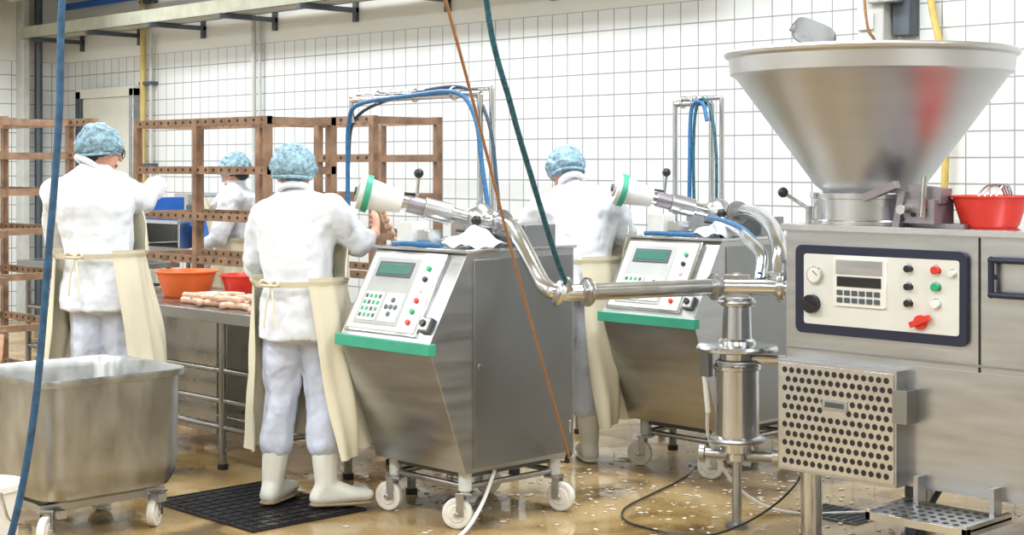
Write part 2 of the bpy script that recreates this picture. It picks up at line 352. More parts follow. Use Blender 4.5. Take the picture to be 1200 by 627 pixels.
        b.tube([(px-glen*.4,py-.02,1.24),(px-glen*.4,py-.03,1.7),(px-glen*.3,py-.03,1.94),(px+.0,py-.03,1.95),(px+.07,py-.05,1.7),(px+.08,py-.06,1.24)],.009,TEALH)
    return b.finish('sausage_portioning_machine',loc=loc,bevel=.004)
portioner((-5.58,4.51,0),1.0)
portioner((-5.48,6.16,0),.26,True)
# ------------------------------------------------------------------ vacuum filler with hopper
def rrect(x0,x1,z0,z1,r,y,n=6):
    out=[]
    for cx,cz,a0 in ((x1-r,z1-r,0),(x0+r,z1-r,90),(x0+r,z0+r,180),(x1-r,z0+r,270)):
        for k in range(n+1):
            a=math.radians(a0+90*k/n); out.append(Vector((cx+r*math.cos(a),y,cz+r*math.sin(a))))
    return out
def filler():
    b=B(); D=.95; Wd=1.7
    b.bx(0,Wd,0,D,.345,1.335,STEEL)
    b.bx(-.015,Wd,-.02,D+.01,1.335,1.36,STEELB)
    b.bx(.0,Wd,-.008,0,.84,.85,STEELD)
    b.bx(.885,.892,-.004,0,.36,1.33,HOLE)
    b.bx(.90,Wd-.02,-.006,0,.37,1.31,STEEL)
    x0,x1,z0,z1=.06,.845,.912,1.275
    def plate(x0,x1,z0,z1,r,y0,y1,m): b.loft([rrect(x0,x1,z0,z1,r,y0),rrect(x0,x1,z0,z1,r,y1)],m)
    plate(x0,x1,z0,z1,.03,.0,-.02,NAVY)
    plate(x0+.045,x1-.03,z0+.04,z1-.035,.012,-.01,-.024,CREAM)
    b.cyl((.165,-.02,1.155),(.165,-.04,1.155),.036,STEELB,n=28); b.cyl((.165,-.04,1.155),(.165,-.042,1.155),.030,WHITE,n=28)
    b.box((.172,-.0435,1.163),(.03,.002,.003),BLACK,(0,.7,0))
    b.cyl((.15,-.02,1.035),(.15,-.05,1.035),.038,BLACK,n=24); b.box((.15,-.055,1.035),(.07,.03,.018),BLACK,(0,.5,0))
    plate(.255,.50,1.035,1.23,.01,-.02,-.034,WHITE)
    b.bx(.275,.48,-.038,-.03,1.115,1.155,BLACK); b.bx(.27,.485,-.037,-.03,1.165,1.222,STEEL)
    for i in range(6):
        for j in range(2): b.bx(.275+i*.035,.30+i*.035,-.039,-.03,1.05+j*.03,1.07+j*.03,DARKG)
    for (x,z,m,r) in ((.60,1.20,BLACK,.014),(.72,1.20,RED,.016),(.60,1.13,BLACK,.014),(.72,1.135,BTNG,.016),(.60,1.065,BLACK,.014),(.72,1.07,WHITE,.016),(.79,1.19,WHITE,.012)):
        b.cyl((x,-.02,z),(x,-.026,z),r+.006,STEELB,n=20); b.cyl((x,-.02,z),(x,-.045,z),r,m,n=20)
    b.cyl((.655,-.02,.995),(.655,-.04,.995),.028,RED,n=20); b.box((.66,-.045,1.0),(.09,.02,.022),RED,(0,-.4,0))
    b.bx(.012,.575,-.075,0,.345,.80,STEEL)
    b.bx(.022,.565,-.080,-.075,.357,.788,STEELB)
    for r in range(11):
        for c in range(15):
            x=.05+c*.0345+(.017 if r%2 else 0); z=.385+r*.0375
            if x>.55 or (5.5<r<7.5 and 5<c<9): continue
            b.cyl((x,-.0795,z),(x,-.0812,z),.0125,HOLE,n=12)
    b.bx(.235,.355,-.084,-.079,.615,.66,STEEL); b.bx(.25,.34,-.0855,-.084,.627,.648,DARKG)
    b.bx(.565,.63,-.09,0,.60,.73,STEELD)
    b.bx(.62,Wd-.02,-.008,0,.36,.82,STEEL)
    b.bx(.60,1.02,-.33,-.30,.27,.30,STEELB); b.bx(.60,1.02,-.30,0.0,.285,.295,STEEL)
    b.bx(.60,.62,-.33,0,.27,.31,STEELB); b.bx(1.0,1.02,-.33,0,.27,.31,STEELB)
    for i in range(9):
        for j in range(5): b.cyl((.65+i*.042,-.27+j*.055,.294),(.65+i*.042,-.27+j*.055,.297),.012,HOLE,n=10)
    b.bx(.64,.66,-.06,-.0,.28,.40,STEEL); b.bx(.96,.98,-.06,0,.28,.40,STEEL)
    for (p,q) in (((.955,1.25),(1.13,1.25)),((.955,1.12),(1.13,1.12)),((.955,1.25),(.955,1.12)),((1.13,1.25),(1.13,1.12))):
        b.cyl((p[0],-.035,p[1]),(q[0],-.035,q[1]),.012,NAVY,n=12)
    for x in (.955,1.13):
        for z in (1.12,1.25): b.ball((x,-.035,z),.014,NAVY,seg=12)
        b.cyl((x,-.035,1.185),(x,0,1.185),.01,NAVY,n=10)
    for (x,y) in ((.07,.08),(Wd-.1,.08),(Wd-.1,D-.08),(.14,D-.08)):
        b.cyl((x,y,.04),(x,y,.35),.045,STEELB,n=24); b.cyl((x,y,0),(x,y,.05),.055,BLACK,n=24)
    b.cyl((.36,.42,.03),(.36,.42,.35),.045,DARKG,n=24); b.cyl((.36,.42,0),(.36,.42,.05),.06,BLACK,n=24)
    cx,cy=.245,.25
    b.lathe((cx,cy,0),[(0.001,1.36),(.245,1.36),(.245,1.375),(.235,1.38),(.235,1.465),(.248,1.468),(.248,1.49),(.21,1.492),(.001,1.492)],STEELB,n=56)
    prof=[(.19,1.49),(.20,1.50),(.225,1.52),(.560,1.975),(.582,1.985),(.588,2.05),(.605,2.06),(.608,2.072),(.598,2.082),(.582,2.075),(.578,2.05),(.572,2.0),(.555,1.98),(.21,1.53),(.17,1.50)]
    b.lathe((cx,cy,0),prof,HOPS,n=96,close=True)
    b.cyl((cx,cy,1.49),(cx,cy,1.505),.19,STEELD,n=40)
    b.cyl((cx,cy,1.5),(cx,cy,1.75),.02,STEEL); b.box((cx,cy,1.62),(.3,.02,.05),STEEL,(0,.5,.4))
    b.bx(cx+.22,cx+.52,.10,.20,1.36,1.375,LILAC)
    b.box((cx+.27,.06,1.43),(.03,.05,.15),LILAC,(0,.2,0)); b.box((cx+.20,.02,1.50),(.16,.04,.03),LILAC,(0,-.35,0))
    b.bx(cx+.26,cx+.42,.05,.20,1.375,1.47,LILAC); b.box((cx+.36,.12,1.49),(.14,.10,.06),LILAC,(0,.1,.1))
    b.cyl((cx+.30,.0,1.43),(cx+.30,.22,1.43),.02,STEELB); b.cyl((cx+.38,.03,1.40),(cx+.38,.05,1.56),.012,STEELB,n=10)
    for i in range(3): b.cyl((cx+.28+.05*i,.04,1.39+.02*i),(cx+.28+.05*i,.05,1.39+.02*i),.01,BLACK,n=10)
    b.cyl((.03,.12,1.42),(-.03,.03,1.485),.008,STEEL,n=10); b.ball((-.035,.025,1.49),.022,BLACK)
    b.cyl((.03,.12,1.36),(.03,.12,1.43),.014,STEEL,n=10)
    b.cyl((0,.26,1.07),(-.10,.24,1.07),.06,STEELB,n=28); b.cyl((-.10,.24,1.07),(-.125,.235,1.07),.075,STEEL,n=28)
    return b.finish('vacuum_filling_machine',loc=(-3.84,5.31,0),bevel=.003)
filler()
def scoop(b):
    n=14; rings=[]
    for i in range(n+1):
        t=i/n; x=-.10+.20*t; w=.062*math.sqrt(max(.0,1-(2*t-1)**4))+.006
        rings.append([Vector((x,w*math.cos(a),-.035*(1-abs(math.cos(a)))+(.004 if k<9 else -.004))) for k,a in enumerate([math.pi*j/8 for j in range(9)]+[math.pi*(8-j)/8 for j in range(9)])])
    b.loft(rings,STEELD); b.cyl((-.09,0,-.01),(-.26,0,-.26),.013,STEELB); b.cyl((-.26,0,-.26),(-.32,0,-.38),.018,BLUEP)
o=simple('metal_scoop',scoop); o.matrix_world=Matrix.Translation(R3(1.27,6.46,2.155))@Matrix.Rotation(YAW,4,'Z')@Euler((math.radians(60),math.radians(22),math.radians(0))).to_matrix().to_4x4()@Matrix.Rotation(math.pi,4,'Z')
def bowl(name,loc,R,h,m,extra=None):
    b=B(); b.lathe((0,0,0),[(.001,0),(R*.68,0),(R*.74,.01),(R*.95,h*.9),(R*.96,h*.93),(R*1.03,h*.95),(R*1.04,h),(R*.96,h*1.01),(R*.93,h*.93),(R*.72,.02),(.001,.012)],m,n=40)
    if extra: extra(b)
    return b.finish(name,loc=loc)
def whisk(b):
    for k in range(4):
        b.tube([(-.03+.02*k,-.02,.03),(-.05+.025*k,0,.12),(-.02+.02*k,.03,.165),(.03+.012*k,.04,.15),(.05+.01*k,.05,.05)],.004,STEELB,n=6)
bowl('red_plastic_bowl',(-3.04,5.55,1.36),.15,.125,RED,whisk)
bowl('orange_plastic_bowl',(-7.80,4.88,.84),.18,.15,ORANGE)
bowl('red_plastic_bowl',(-7.40,5.05,.84),.17,.14,RED)
# ------------------------------------------------------------------ product pipes
def pipework(b):
    main=[(-5.27,4.87,1.345),(-5.12,4.86,1.34),(-5.0,4.83,1.32),(-4.86,4.76,1.25),(-4.70,4.68,1.15),(-4.58,4.62,1.09),(-4.50,4.63,1.07),(-4.44,4.74,1.07)]
    b.tube(main,.036,STEELB,n=20); b.cyl((-4.45,4.70,1.07),(-4.22,5.40,1.07),.036,STEELB,n=24)
    J=Vector((-4.20,5.44,1.07)); b.cyl((-4.22,5.38,1.07),(-4.0,5.53,1.07),.036,STEELB,n=24)
    def ring(p,ax,r=.054,w=.03,m=STEEL):
        p=Vector(p);ax=Vector(ax).normalized(); b.cyl(p-ax*w/2,p+ax*w/2,r,m,n=28); b.cyl(p-ax*w*.2,p+ax*w*.2,r+.008,STEELB,n=28)
    dr=Vector((.23,.70,0)).normalized()
    ring((-4.44,4.73,1.07),dr); ring((-4.24,5.33,1.07),dr,.05); ring((-4.49,4.61,1.07),(.3,.5,-.2),.05)
    ring((-4.02,5.515,1.07),(.8,.5,0),.056); ring((-5.10,4.86,1.34),(1,-.1,0),.055)
    b.ball(J,.06,STEEL); b.box(J,(.11,.1,.1),STEEL,(0,0,.6))
    up=[(-4.05,5.53,1.07),(-4.05,5.55,1.13),(-4.10,5.62,1.22),(-4.30,5.84,1.31),(-4.55,6.08,1.36),(-4.80,6.30,1.37),(-5.0,6.44,1.35),(-5.17,6.52,1.335)]
    b.tube(up,.036,STEELB,n=20); ring((-4.05,5.55,1.12),(0,0,1),.055); ring((-4.93,6.39,1.36),(-1,.8,0),.052)
    b.tube([(-4.12,5.50,1.09),(-4.2,5.62,1.20),(-4.42,5.80,1.26),(-4.62,6.02,1.28),(-4.9,6.3,1.30),(-5.1,6.45,1.30)],.028,STEELB,n=16)
    x,y=J.x,J.y
    b.lathe((x,y,0),[(.001,.30),(.05,.30),(.05,.33),(.075,.34),(.075,.375),(.12,.38),(.12,.40),(.098,.41),(.096,.70),(.105,.705),(.105,.72),(.075,.74),(.075,.78),(.172,.785),(.18,.79),(.18,.80),(.172,.81),(.085,.815),(.08,.83),(.066,.84),(.062,.98),(.075,.985),(.075,1.02),(.05,1.025),(.05,1.07),(.001,1.07)],STEELB,n=40)
    b.torus((x,y,.395),.115,.012,STEEL); b.torus((x,y,1.0),.075,.01,STEEL); b.torus((x,y,.735),.085,.012,STEEL)
    b.bx(x-.17,x-.12,y-.05,y-.02,.66,.79,STEELD); b.cyl((x-.15,y-.04,.66),(x-.13,y-.04,.5),.012,WHITE,n=10)
    b.cyl((x,y,.75),(-3.84,5.62,.75),.022,STEELB)
    b.cyl((x-.13,y-.06,.32),(x+.14,y+.08,.32),.026,STEEL,n=16); b.cyl((x-.15,y-.07,.32),(x-.13,y-.06,.32),.042,STEEL,n=20); b.cyl((x+.14,y+.08,.32),(x+.17,y+.095,.32),.042,STEELB,n=20)
    b.cyl((x+.15,y+.09,.32),(-3.84,5.66,.40),.022,STEELB,n=16)
    b.cyl((x,y,.02),(x,y,.30),.022,STEEL,n=16); b.cyl((x,y,0),(x,y,.02),.05,STEELD,n=28)
    b.tube([(-5.05,6.30,1.33),(-4.8,6.1,1.33),(-4.5,5.9,1.29),(-4.25,5.70,1.2),(-4.12,5.50,1.12)],.012,BLUEH)
simple('stainless_product_pipe',pipework)
# ------------------------------------------------------------------ tub trolley
def rr(w,d,r,z,n=6):
    out=[]
    for sx,sy,a0 in ((1,1,0),(-1,1,90),(-1,-1,180),(1,-1,270)):
        for k in range(n+1):
            a=math.radians(a0+90*k/n); out.append(Vector((sx*(w/2-r)+r*math.cos(a),sy*(d/2-r)+r*math.sin(a),z)))
    return out
def tub(b):
    w,d=.68,.70
    R=[rr(w-.2,d-.2,.1,.165),rr(w-.08,d-.08,.1,.19),rr(w-.03,d-.03,.1,.24),rr(w-.02,d-.02,.1,.30),rr(w-.01,d-.01,.1,.672),rr(w+.03,d+.03,.11,.675),rr(w+.035,d+.035,.11,.69),rr(w+.03,d+.03,.11,.705),rr(w,d,.1,.70),
       rr(w-.035,d-.035,.09,.66),rr(w-.05,d-.05,.09,.26),rr(w-.1,d-.1,.09,.205),rr(w-.22,d-.22,.08,.18)]
    b.loft(R,STEELW)
    for s in (-1,1):
        b.bx(s*.2-.02,s*.2+.02,-.3,.3,.13,.165,STEEL); b.bx(-.3,.3,s*.24-.02,s*.24+.02,.115,.15,STEEL)
        for t in (-1,1): caster(b,s*.22,t*.26,math.radians(-70+s*20),.14,.062,.04)
simple('stainless_tub_trolley',tub,loc=(-6.265,3.37,0))
simple('white_bucket',lambda b:(b.lathe((0,0,0),[(.001,0),(.115,0),(.14,.36),(.15,.362),(.15,.385),(.14,.387),(.135,.36),(.11,.01),(.001,.01)],WHITE,n=36),b.tube([(-.15,0,.37),(-.12,.05,.25),(0,.17,.2),(.12,.05,.25),(.15,0,.37)],.004,STEELB,n=6)),loc=(-5.66,2.64,0))
# ------------------------------------------------------------------ tables
def table(name,x0,x1,y0,y1,h,rails=(.52,.36,.22),cab=False,mid=True):
    b=B(); b.bx(x0,x1,y0,y1,h-.035,h,STEELT); b.bx(x0,x1,y0-.005,y0,h-.06,h-.002,STEELD)
    xs=[x0+.08,x1-.58,x1-.06] if mid else [x0+.06,x1-.06]
    for x in xs:
        for y in (y0+.06,y1-.06):
            b.cyl((x,y,.02),(x,y,h-.035),.022,STEELT,n=16); b.cyl((x,y,0),(x,y,.03),.03,BLACK,n=16)
    for z in rails:
        for y in (y0+.06,y1-.06): b.cyl((x0+.06,y,z),(x1-.06,y,z),.015,STEELT,n=12)
        for x in (xs[0],xs[-1]): b.cyl((x,y0+.06,z),(x,y1-.06,z),.015,STEELT,n=12)
    for k in range(5):
        y=y0+.1+k*(y1-y0-.2)/4; b.cyl((x0+.06,y,rails[-1]),(x1-.06,y,rails[-1]),.01,STEELT,n=10)
    if cab: b.bx(x0+.12,x0+.85,y0+.25,y1-.1,.12,h-.06,STEELT)
    return b.finish(name,bevel=.002)
table('steel_work_table',-8.1,-6.32,4.48,5.32,.84,cab=True)
table('steel_work_table',-6.3,-5.68,4.80,5.62,.86,mid=False)
table('steel_work_table',-6.4,-5.55,6.62,7.5,.86,mid=False)
table('steel_work_table',-11.2,-10.0,5.5,6.2,.88,mid=False)
table('steel_work_table',-12.4,-10.6,7.1,7.8,.9,mid=False)
def sausages(name,cx,cy,z,sx,sy,n,layers=1):
    b=B()
    for i in range(n):
        x=cx+random.uniform(-sx,sx); y=cy+random.uniform(-sy,sy); a=random.uniform(-.5,.5)+(.0 if random.random()<.8 else 1.5)
        l=random.uniform(.06,.085); r=random.uniform(.015,.019); zz=z+r+(random.randrange(layers))*.026
        d=Vector((math.cos(a),math.sin(a),0)); s=Vector((-d.y,d.x,0))*.02
        P=[Vector((x,y,zz))-d*l,Vector((x,y,zz))-d*l*.9,Vector((x,y,zz))+s,Vector((x,y,zz))+d*l*.9,Vector((x,y,zz))+d*l]
        b.tube(P,r,SAUS,n=10,sub=4); b.ball(P[0],r,SAUS,seg=10); b.ball(P[-1],r,SAUS,seg=10)
    return b.finish(name)
sausages('sausage_pile',-6.95,4.72,.84,.45,.14,46,2)
sausages('sausage_pile',-5.98,5.2,.86,.2,.25,40,3)
sausages('sausage_pile',-6.0,7.0,.86,.3,.25,40,2)
sausages('sausage_pile',-10.6,5.85,.88,.4,.2,30,2)
bowl('blue_plastic_bowl',(-5.76,6.86,.86),.15,.12,BLUEP)
bowl('blue_plastic_bowl',(-6.15,7.2,.86),.14,.2,BLUEP)
def crate(b):
    b.bx(-.3,.3,-.2,.2,0,.02,BLUEP)
    for s in (-1,1): b.bx(-.3,.3,s*.2-.01,s*.2+.01,0,.22,BLUEP); b.bx(s*.3-.01,s*.3+.01,-.2,.2,0,.22,BLUEP)
    b.bx(-.32,.32,-.22,-.2,.19,.22,BLUEP); b.bx(-.32,.32,.2,.22,.19,.22,BLUEP)
simple('blue_plastic_crate',crate,loc=(-11.1,7.4,.9))
def sink(b):
    b.bx(-.5,.5,-.3,.3,.2,.23,STEELB); b.bx(-.5,.5,.27,.3,0,.45,STEELB)
    for s in (-1,1): b.bx(s*.5-.015,s*.5+.015,-.3,.3,0,.3,STEEL)
    b.bx(-.3,-.1,-.25,.2,.23,.42,BLUEP); b.cyl((.2,0,.23),(.2,0,.45),.06,STEELB); b.bx(.3,.42,-.1,.15,.23,.36,DARKG)
simple('steel_shelf_unit',sink,loc=(-12.0,7.42,.9))
def chain(b,P,r):
    Q=catmull(P,5)
    for i in range(len(Q)-1):
        b.ball((Q[i]+Q[i+1])/2,(r,r,(Q[i+1]-Q[i]).length*.56),SAUS,(Q[i+1]-Q[i]).to_track_quat('Z','Y').to_euler(),12)
simple('sausage_string',lambda b:(chain(b,[(-5.64,4.58,1.42),(-5.70,4.66,1.36),(-5.76,4.80,1.18),(-5.80,4.92,1.0),(-5.86,5.05,.90)],.019),chain(b,[(-5.76,4.90,.885),(-5.78,4.95,1.0),(-5.84,5.0,1.06),(-5.9,5.1,.95),(-5.95,5.15,.92)],.019)))
# ------------------------------------------------------------------ racks
def rack(name,x0,x1,y0,y1,h,levels,px):
    b=B(); t=.045
    for x in px:
        for y in (y0,y1): b.bx(x-t/2,x+t/2,y-t/2,y+t/2,.0,h,WOOD)
    for z in levels:
        for y in (y0,y1):
            b.bx(x0-t/2,x1+t/2,y-.018,y+.018,z-.03,z+.02,WOOD)
            n=int((x1-x0)/.09)
            for k in range(n): b.bx(x0+.05+k*.09,x0+.07+k*.09,y-.020,y+.020,z-.012,z+.006,HOLE)
        for x in (px[0],px[-1]): b.bx(x-.018,x+.018,y0,y1,z-.03,z+.015,WOOD)
    return b.finish(name)
rack('wooden_smoking_rack',-9.34,-7.81,5.46,5.95,1.91,(.15,.45,.74,1.0,1.28,1.58,1.89),(-9.34,-8.6,-7.81))
rack('wooden_smoking_rack',-10.9,-9.55,4.6,5.25,1.93,(.15,.5,.85,1.16,1.43,1.68,1.91),(-10.9,-9.9))
rack('wooden_smoking_rack',-8.95,-7.76,6.25,6.8,1.93,(.15,.45,.9,1.15,1.4,1.66,1.91),(-8.95,-8.35,-7.76))
def hang(b):
    for k in range(5):
        x=-9.72+.045*k; z=.50
        b.tube([(x,4.57,z),(x-.005,4.565,z-.09),(x+.01,4.56,z-.17),(x+.02,4.565,z-.08),(x+.022,4.57,z)],.013,SAUS,n=8)
simple('hanging_sausages',hang)
# ------------------------------------------------------------------ mat, drain, scraps
def fmat(b):
    b.bx(-6.45,-5.6,3.84,4.47,0,.012,MAT)
    for k in range(13): b.bx(-6.44+k*.068,-6.43+k*.068,3.85,4.46,.012,.016,MAT)
    for k in range(9): b.bx(-6.44,-5.61,3.87+k*.07,3.88+k*.07,.012,.016,MAT)
simple('rubber_floor_mat',fmat)
def drain(b):
    b.bx(-4.2,-3.86,5.86,6.12,0,.006,DARKG)
    for k in range(8): b.bx(-4.19+k*.042,-4.165+k*.042,5.88,6.10,.006,.009,HOLE)
simple('floor_drain_grate',drain)
def scraps(b):
    for i in range(520):
        r=random.random()
        if r<.3: x,y=random.gauss(-5.9,.35),random.gauss(5.0,.45)
        elif r<.85: x,y=random.gauss(-4.6,.45),random.gauss(6.0,.6)
        else: x,y=random.uniform(-6,-3.4),random.uniform(4.2,7)
        s=random.uniform(.003,.011)
        if -6.46<x<-5.59 and 3.83<y<4.48: continue
        b.ball((x,y,.003),(s*1.8,s,s*.4),RUB,(0,0,random.random()*3),6)
simple('meat_scraps',scraps)
# ------------------------------------------------------------------ hoses and cables
simple('hanging_blue_hose',lambda b:b.tube([R3(-1.38,5,4.25),R3(-1.42,5,3.0),R3(-1.465,5,2.14),R3(-1.475,5,1.75),R3(-1.51,5,1.3),R3(-1.555,5,.8),R3(-1.63,5,.4),R3(-1.75,5,.06),R3(-1.95,5.05,.016),R3(-2.3,5.2,.016)],.0125,BLUEF))
simple('hanging_tan_cable',lambda b:(b.tube([R3(-.80,3.05,4.28),R3(-.225,5.2,2.163),R3(.02,6.15,1.18),R3(.262,7.0,.27)],.006,ROPE,n=8),b.cyl(R3(.262,7.0,.30),R3(.25,7.02,.25),.012,BLACK)))
simple('hanging_braided_hose',lambda b:(b.tube([R3(-.15,5.3,4.28),R3(-.13,5.6,3.0),R3(-.097,5.8,2.23),R3(.0,5.95,1.82),R3(.095,6.15,1.5),R3(.19,6.35,1.2),R3(.235,6.42,1.10)],.0115,TEALH),b.cyl(R3(.225,6.41,1.13),R3(.24,6.43,1.08),.018,STEEL)))
simple('hanging_supply_cable',lambda b:b.tube([R3(2.0,8.9,4.28),R3(2.04,8.9,2.6),R3(2.12,8.95,2.3),R3(2.15,9.0,1.9),R3(2.16,9.3,1.2)],.009,ROPE,n=8))
simple('black_power_cable',lambda b:b.tube([(-3.85,5.75,.95),(-3.93,5.72,.6),(-4.0,5.6,.2),(-4.16,5.25,.012),(-4.5,5.12,.01),(-4.75,5.3,.01),(-4.9,5.7,.01),(-5.0,6.0,.01),(-5.2,6.4,.01),(-5.2,6.5,.2)],.005,BLACK,n=8))
simple('white_water_hose',lambda b:b.tube([(-5.0,4.72,.24),(-4.98,4.62,.1),(-4.92,4.45,.012),(-4.75,4.1,.012),(-4.6,3.8,.012)],.009,WHITE,n=8))
simple('white_drain_hose',lambda b:b.tube([(-4.33,5.40,.55),(-4.40,5.5,.35),(-4.35,5.65,.12),(-4.2,5.8,.014),(-3.95,6.05,.014),(-3.8,6.3,.014)],.008,WHITE,n=8))
simple('grey_floor_cable',lambda b:b.tube([(-3.2,5.5,.36),(-3.2,5.3,.2),(-3.1,5.0,.05),(-2.95,4.8,.012),(-2.5,4.6,.012)],.012,DARKG,n=8))
# ------------------------------------------------------------------ people
CL=bpy.data.textures.new('cloth_folds','CLOUDS'); CL.noise_scale=.12; CL.noise_depth=1
CL3=bpy.data.textures.new('cloth_creases','CLOUDS'); CL3.noise_scale=.05; CL3.noise_depth=2
CL2=bpy.data.textures.new('net_clouds','CLOUDS'); CL2.noise_scale=.03
_b=bmesh.new(); bmesh.ops.create_icosphere(_b,subdivisions=2,radius=1); UNIT=[v.co.copy() for v in _b.verts]; _b.free()
def blob(name,hulls,vox,m,parent,sm=4,disp=0,tex=None,M=None,disp2=0,fold=None):
    vs=[];fs=[]
    for hl in hulls:
        sub=bmesh.new()
        for q in hl:
            p=Vector(q[:3]); r=q[3:] if len(q)>4 else (q[3],)*3
            for u in UNIT: sub.verts.new(p+Vector((u.x*r[0],u.y*r[1],u.z*r[2])))
        bmesh.ops.convex_hull(sub,input=list(sub.verts))
        idx={}; o=len(vs)
        for f in sub.faces:
            for v in f.verts:
                if v not in idx: idx[v]=o+len(idx); vs.append(v.co.copy())
            fs.append([idx[v] for v in f.verts])
        sub.free()
    if M is not None: vs=[M@v for v in vs]
    me=bpy.data.meshes.new(name); me.from_pydata(vs,[],fs); me.materials.append(m)
    bm=bmesh.new(); bm.from_mesh(me); bmesh.ops.recalc_face_normals(bm,faces=bm.faces); bm.to_mesh(me); bm.free()
    o=bpy.data.objects.new(name,me); bpy.context.scene.collection.objects.link(o); o.parent=parent
    r=o.modifiers.new('r','REMESH'); r.mode='VOXEL'; r.voxel_size=vox; r.use_smooth_shade=True
    if sm: s=o.modifiers.new('s','SMOOTH'); s.iterations=sm; s.factor=.5
    def dm(st,tx,f=True):
        d=o.modifiers.new('d','DISPLACE'); d.texture=tx; d.strength=st; d.mid_level=.42
        if fold and f: d.texture_coords='OBJECT'; d.texture_coords_object=fold
        else: d.texture_coords='LOCAL'
    if disp: dm(disp,tex or CL)
    if disp2: dm(disp2,CL3,False)
    return o
def V(*a): return Vector(a)
def hand_hulls(w,d,n,side):
    w=Vector(w); d=Vector(d).normalized(); n=Vector(n); n=(n-d*n.dot(d)).normalized(); s=n.cross(d)*side
    H=[]
    K=[w+d*.085+s*o for o in (.034,.012,-.011,-.032)]
    H.append([(*(w+d*.0),.024),(*(w+d*.02+s*.018),.02),(*(w+d*.02-s*.014),.019)]+[(*(k-d*.006),.0135) for k in K])
    for k,L,c in zip(K,(.068,.078,.072,.056),(.35,.42,.48,.55)):
        p=k; ang=c*.6
        for j,f in enumerate((.45,.32,.23)):
            q=p+(d*math.cos(ang)+n*math.sin(ang))*L*f
            H.append([(*p,.0098-.0008*j),(*q,.009-.0008*j)]); p=q; ang+=c
    p=w+d*.025+s*.026; q=p+(d*.62+s*.65+n*.25).normalized()*.045; r=q+(d*.85+s*.25+n*.4).normalized()*.032
    H.append([(*p,.015),(*q,.0115)]); H.append([(*q,.0115),(*r,.009)])
    return H
def person(x,d,P):
    a,b_=room(x,d); z0=P.get('z',0)
    E=empty('worker',(a,b_,z0),YAW+P.get('rz',0))
    FO=empty('fold_space'); FO.parent=E; FO.scale=(1,1,1.9); FO.rotation_euler=(0,math.radians(14),0)
    ck=P['chest']; wa=P['waist']; hp=P['hip']; nk=P['neck']
    SH=P['sh']; EL=P['el']; WR=P['wr']; sl=P.get('sleeve',(.95,.95))
    bw=P.get('bw',1.0)
    H=[[(*ck,.192*bw,.14,.14),(*wa,.168*bw,.128,.08)],
       [(*ck,.192*bw,.14,.14)]+[(*s,.078) for s in SH],
       [(*SH[0],.072),(*SH[1],.072),(*nk,.070)],
       [(*wa,.168*bw,.128,.08),(*hp,.195*bw,.15,.10)],
       [(*hp,.195*bw,.15,.10),(hp[0],hp[1],P.get('hem',.78),.21*bw,.165,.02)]]
    for i in (0,1):
        s,e,w=V(*SH[i]),V(*EL[i]),V(*WR[i]); end=e+(w-e)*sl[i]
        H.append([(*s,.086),(*(s+(e-s)*.5),.080)]); H.append([(*(s+(e-s)*.45),.080),(*e,.068)]); H.append([(*e,.068),(*end,.053)])
    blob('coat',H,.010,COAT,E,5,.046,disp2=.013,fold=FO)
    bb=B(); bb.torus(Vector(nk)+V(0,0,.055),.064,.017,COAT,(P['head'][0]-nk[0],P['head'][1]-nk[1],P['head'][2]-nk[2])); bb.finish('collar',parent=E)
    H=[[(*hp,.165,.125,.09)]]
    for i,(k,an) in enumerate(zip(P['knee'],P['ank'])):
        h=V(hp[0]+(-.085 if i==0 else .085),hp[1],hp[2]-.06)
        H.append([(*h,.102),(*k,.085)]); bt=V(*k)+(V(*an)-V(*k))*.55; H.append([(*k,.085),(*bt,.082)])
    blob('trousers',H,.010,TROU,E,3,.036,disp2=.013,fold=FO)
    H=[];S=[]
    for k,an,t in zip(P['knee'],P['ank'],P['toe']):
        k,an,t=V(*k),V(*an),V(*t); f=(t-an); f.z=0; f.normalize(); top=an+(k-an)*.52
        H.append([(top.x,top.y,top.z,.070,.070,.012),(*(an+(k-an)*.28),.064)])
        H.append([(*(an+(k-an)*.28),.064),(an.x,an.y,.09,.052)])
        hl=an-f*.035
        H.append([(hl.x,hl.y,.045,.046,.046,.04),(an.x,an.y,.10,.05)])
        m1=an+f*.12; m2=an+f*.185
        H.append([(an.x,an.y,.09,.048),(m1.x,m1.y,.05,.052,.052,.036),(hl.x,hl.y,.04,.046,.046,.036)])
        H.append([(m1.x,m1.y,.05,.052,.052,.036),(m2.x,m2.y,.045,.042,.042,.03)])
        S.append([(hl.x,hl.y,.012,.049,.049,.012),(m1.x,m1.y,.012,.055,.055,.012)]); S.append([(m1.x,m1.y,.012,.055,.055,.012),(m2.x,m2.y,.012,.045,.045,.012)])
    blob('boots',H,.009,BOOT,E,2)
    blob('boot_soles',S,.008,SOLE if P.get('sole') else BOOT,E,1)
    hx,hy,hz,yaw,tilt=P['head']
    M=Matrix.Translation((hx,hy,hz))@Matrix.Rotation(math.radians(yaw),4,'Z')@Matrix.Rotation(math.radians(-tilt),4,'X')
    nloc=M.inverted()@(Vector(nk)+V(0,.015,.02))
    F=[[(0,-.012,.025,.076,.092,.088),(0,.03,-.045,.052,.052,.045)],
       [(0,.03,-.045,.052,.052,.045),(0,.066,-.088,.022,.02,.016)],
       [(0,.088,.018,.009),(0,.103,-.018,.013,.013,.011)],
       [(-.03,.078,.032,.018,.012,.008),(.03,.078,.032,.018,.012,.008)],
       [(-.035,.062,-.02,.022),(-.03,.058,-.05,.02)],[(.035,.062,-.02,.022),(.03,.058,-.05,.02)],
       [(-.078,-.005,.012,.009,.018,.024),(-.074,.0,-.022,.006,.010,.012)],[(.078,-.005,.012,.009,.018,.024),(.074,0,-.022,.006,.010,.012)],
       [(0,-.015,-.03,.054),(nloc.x,nloc.y,nloc.z,.046)]]
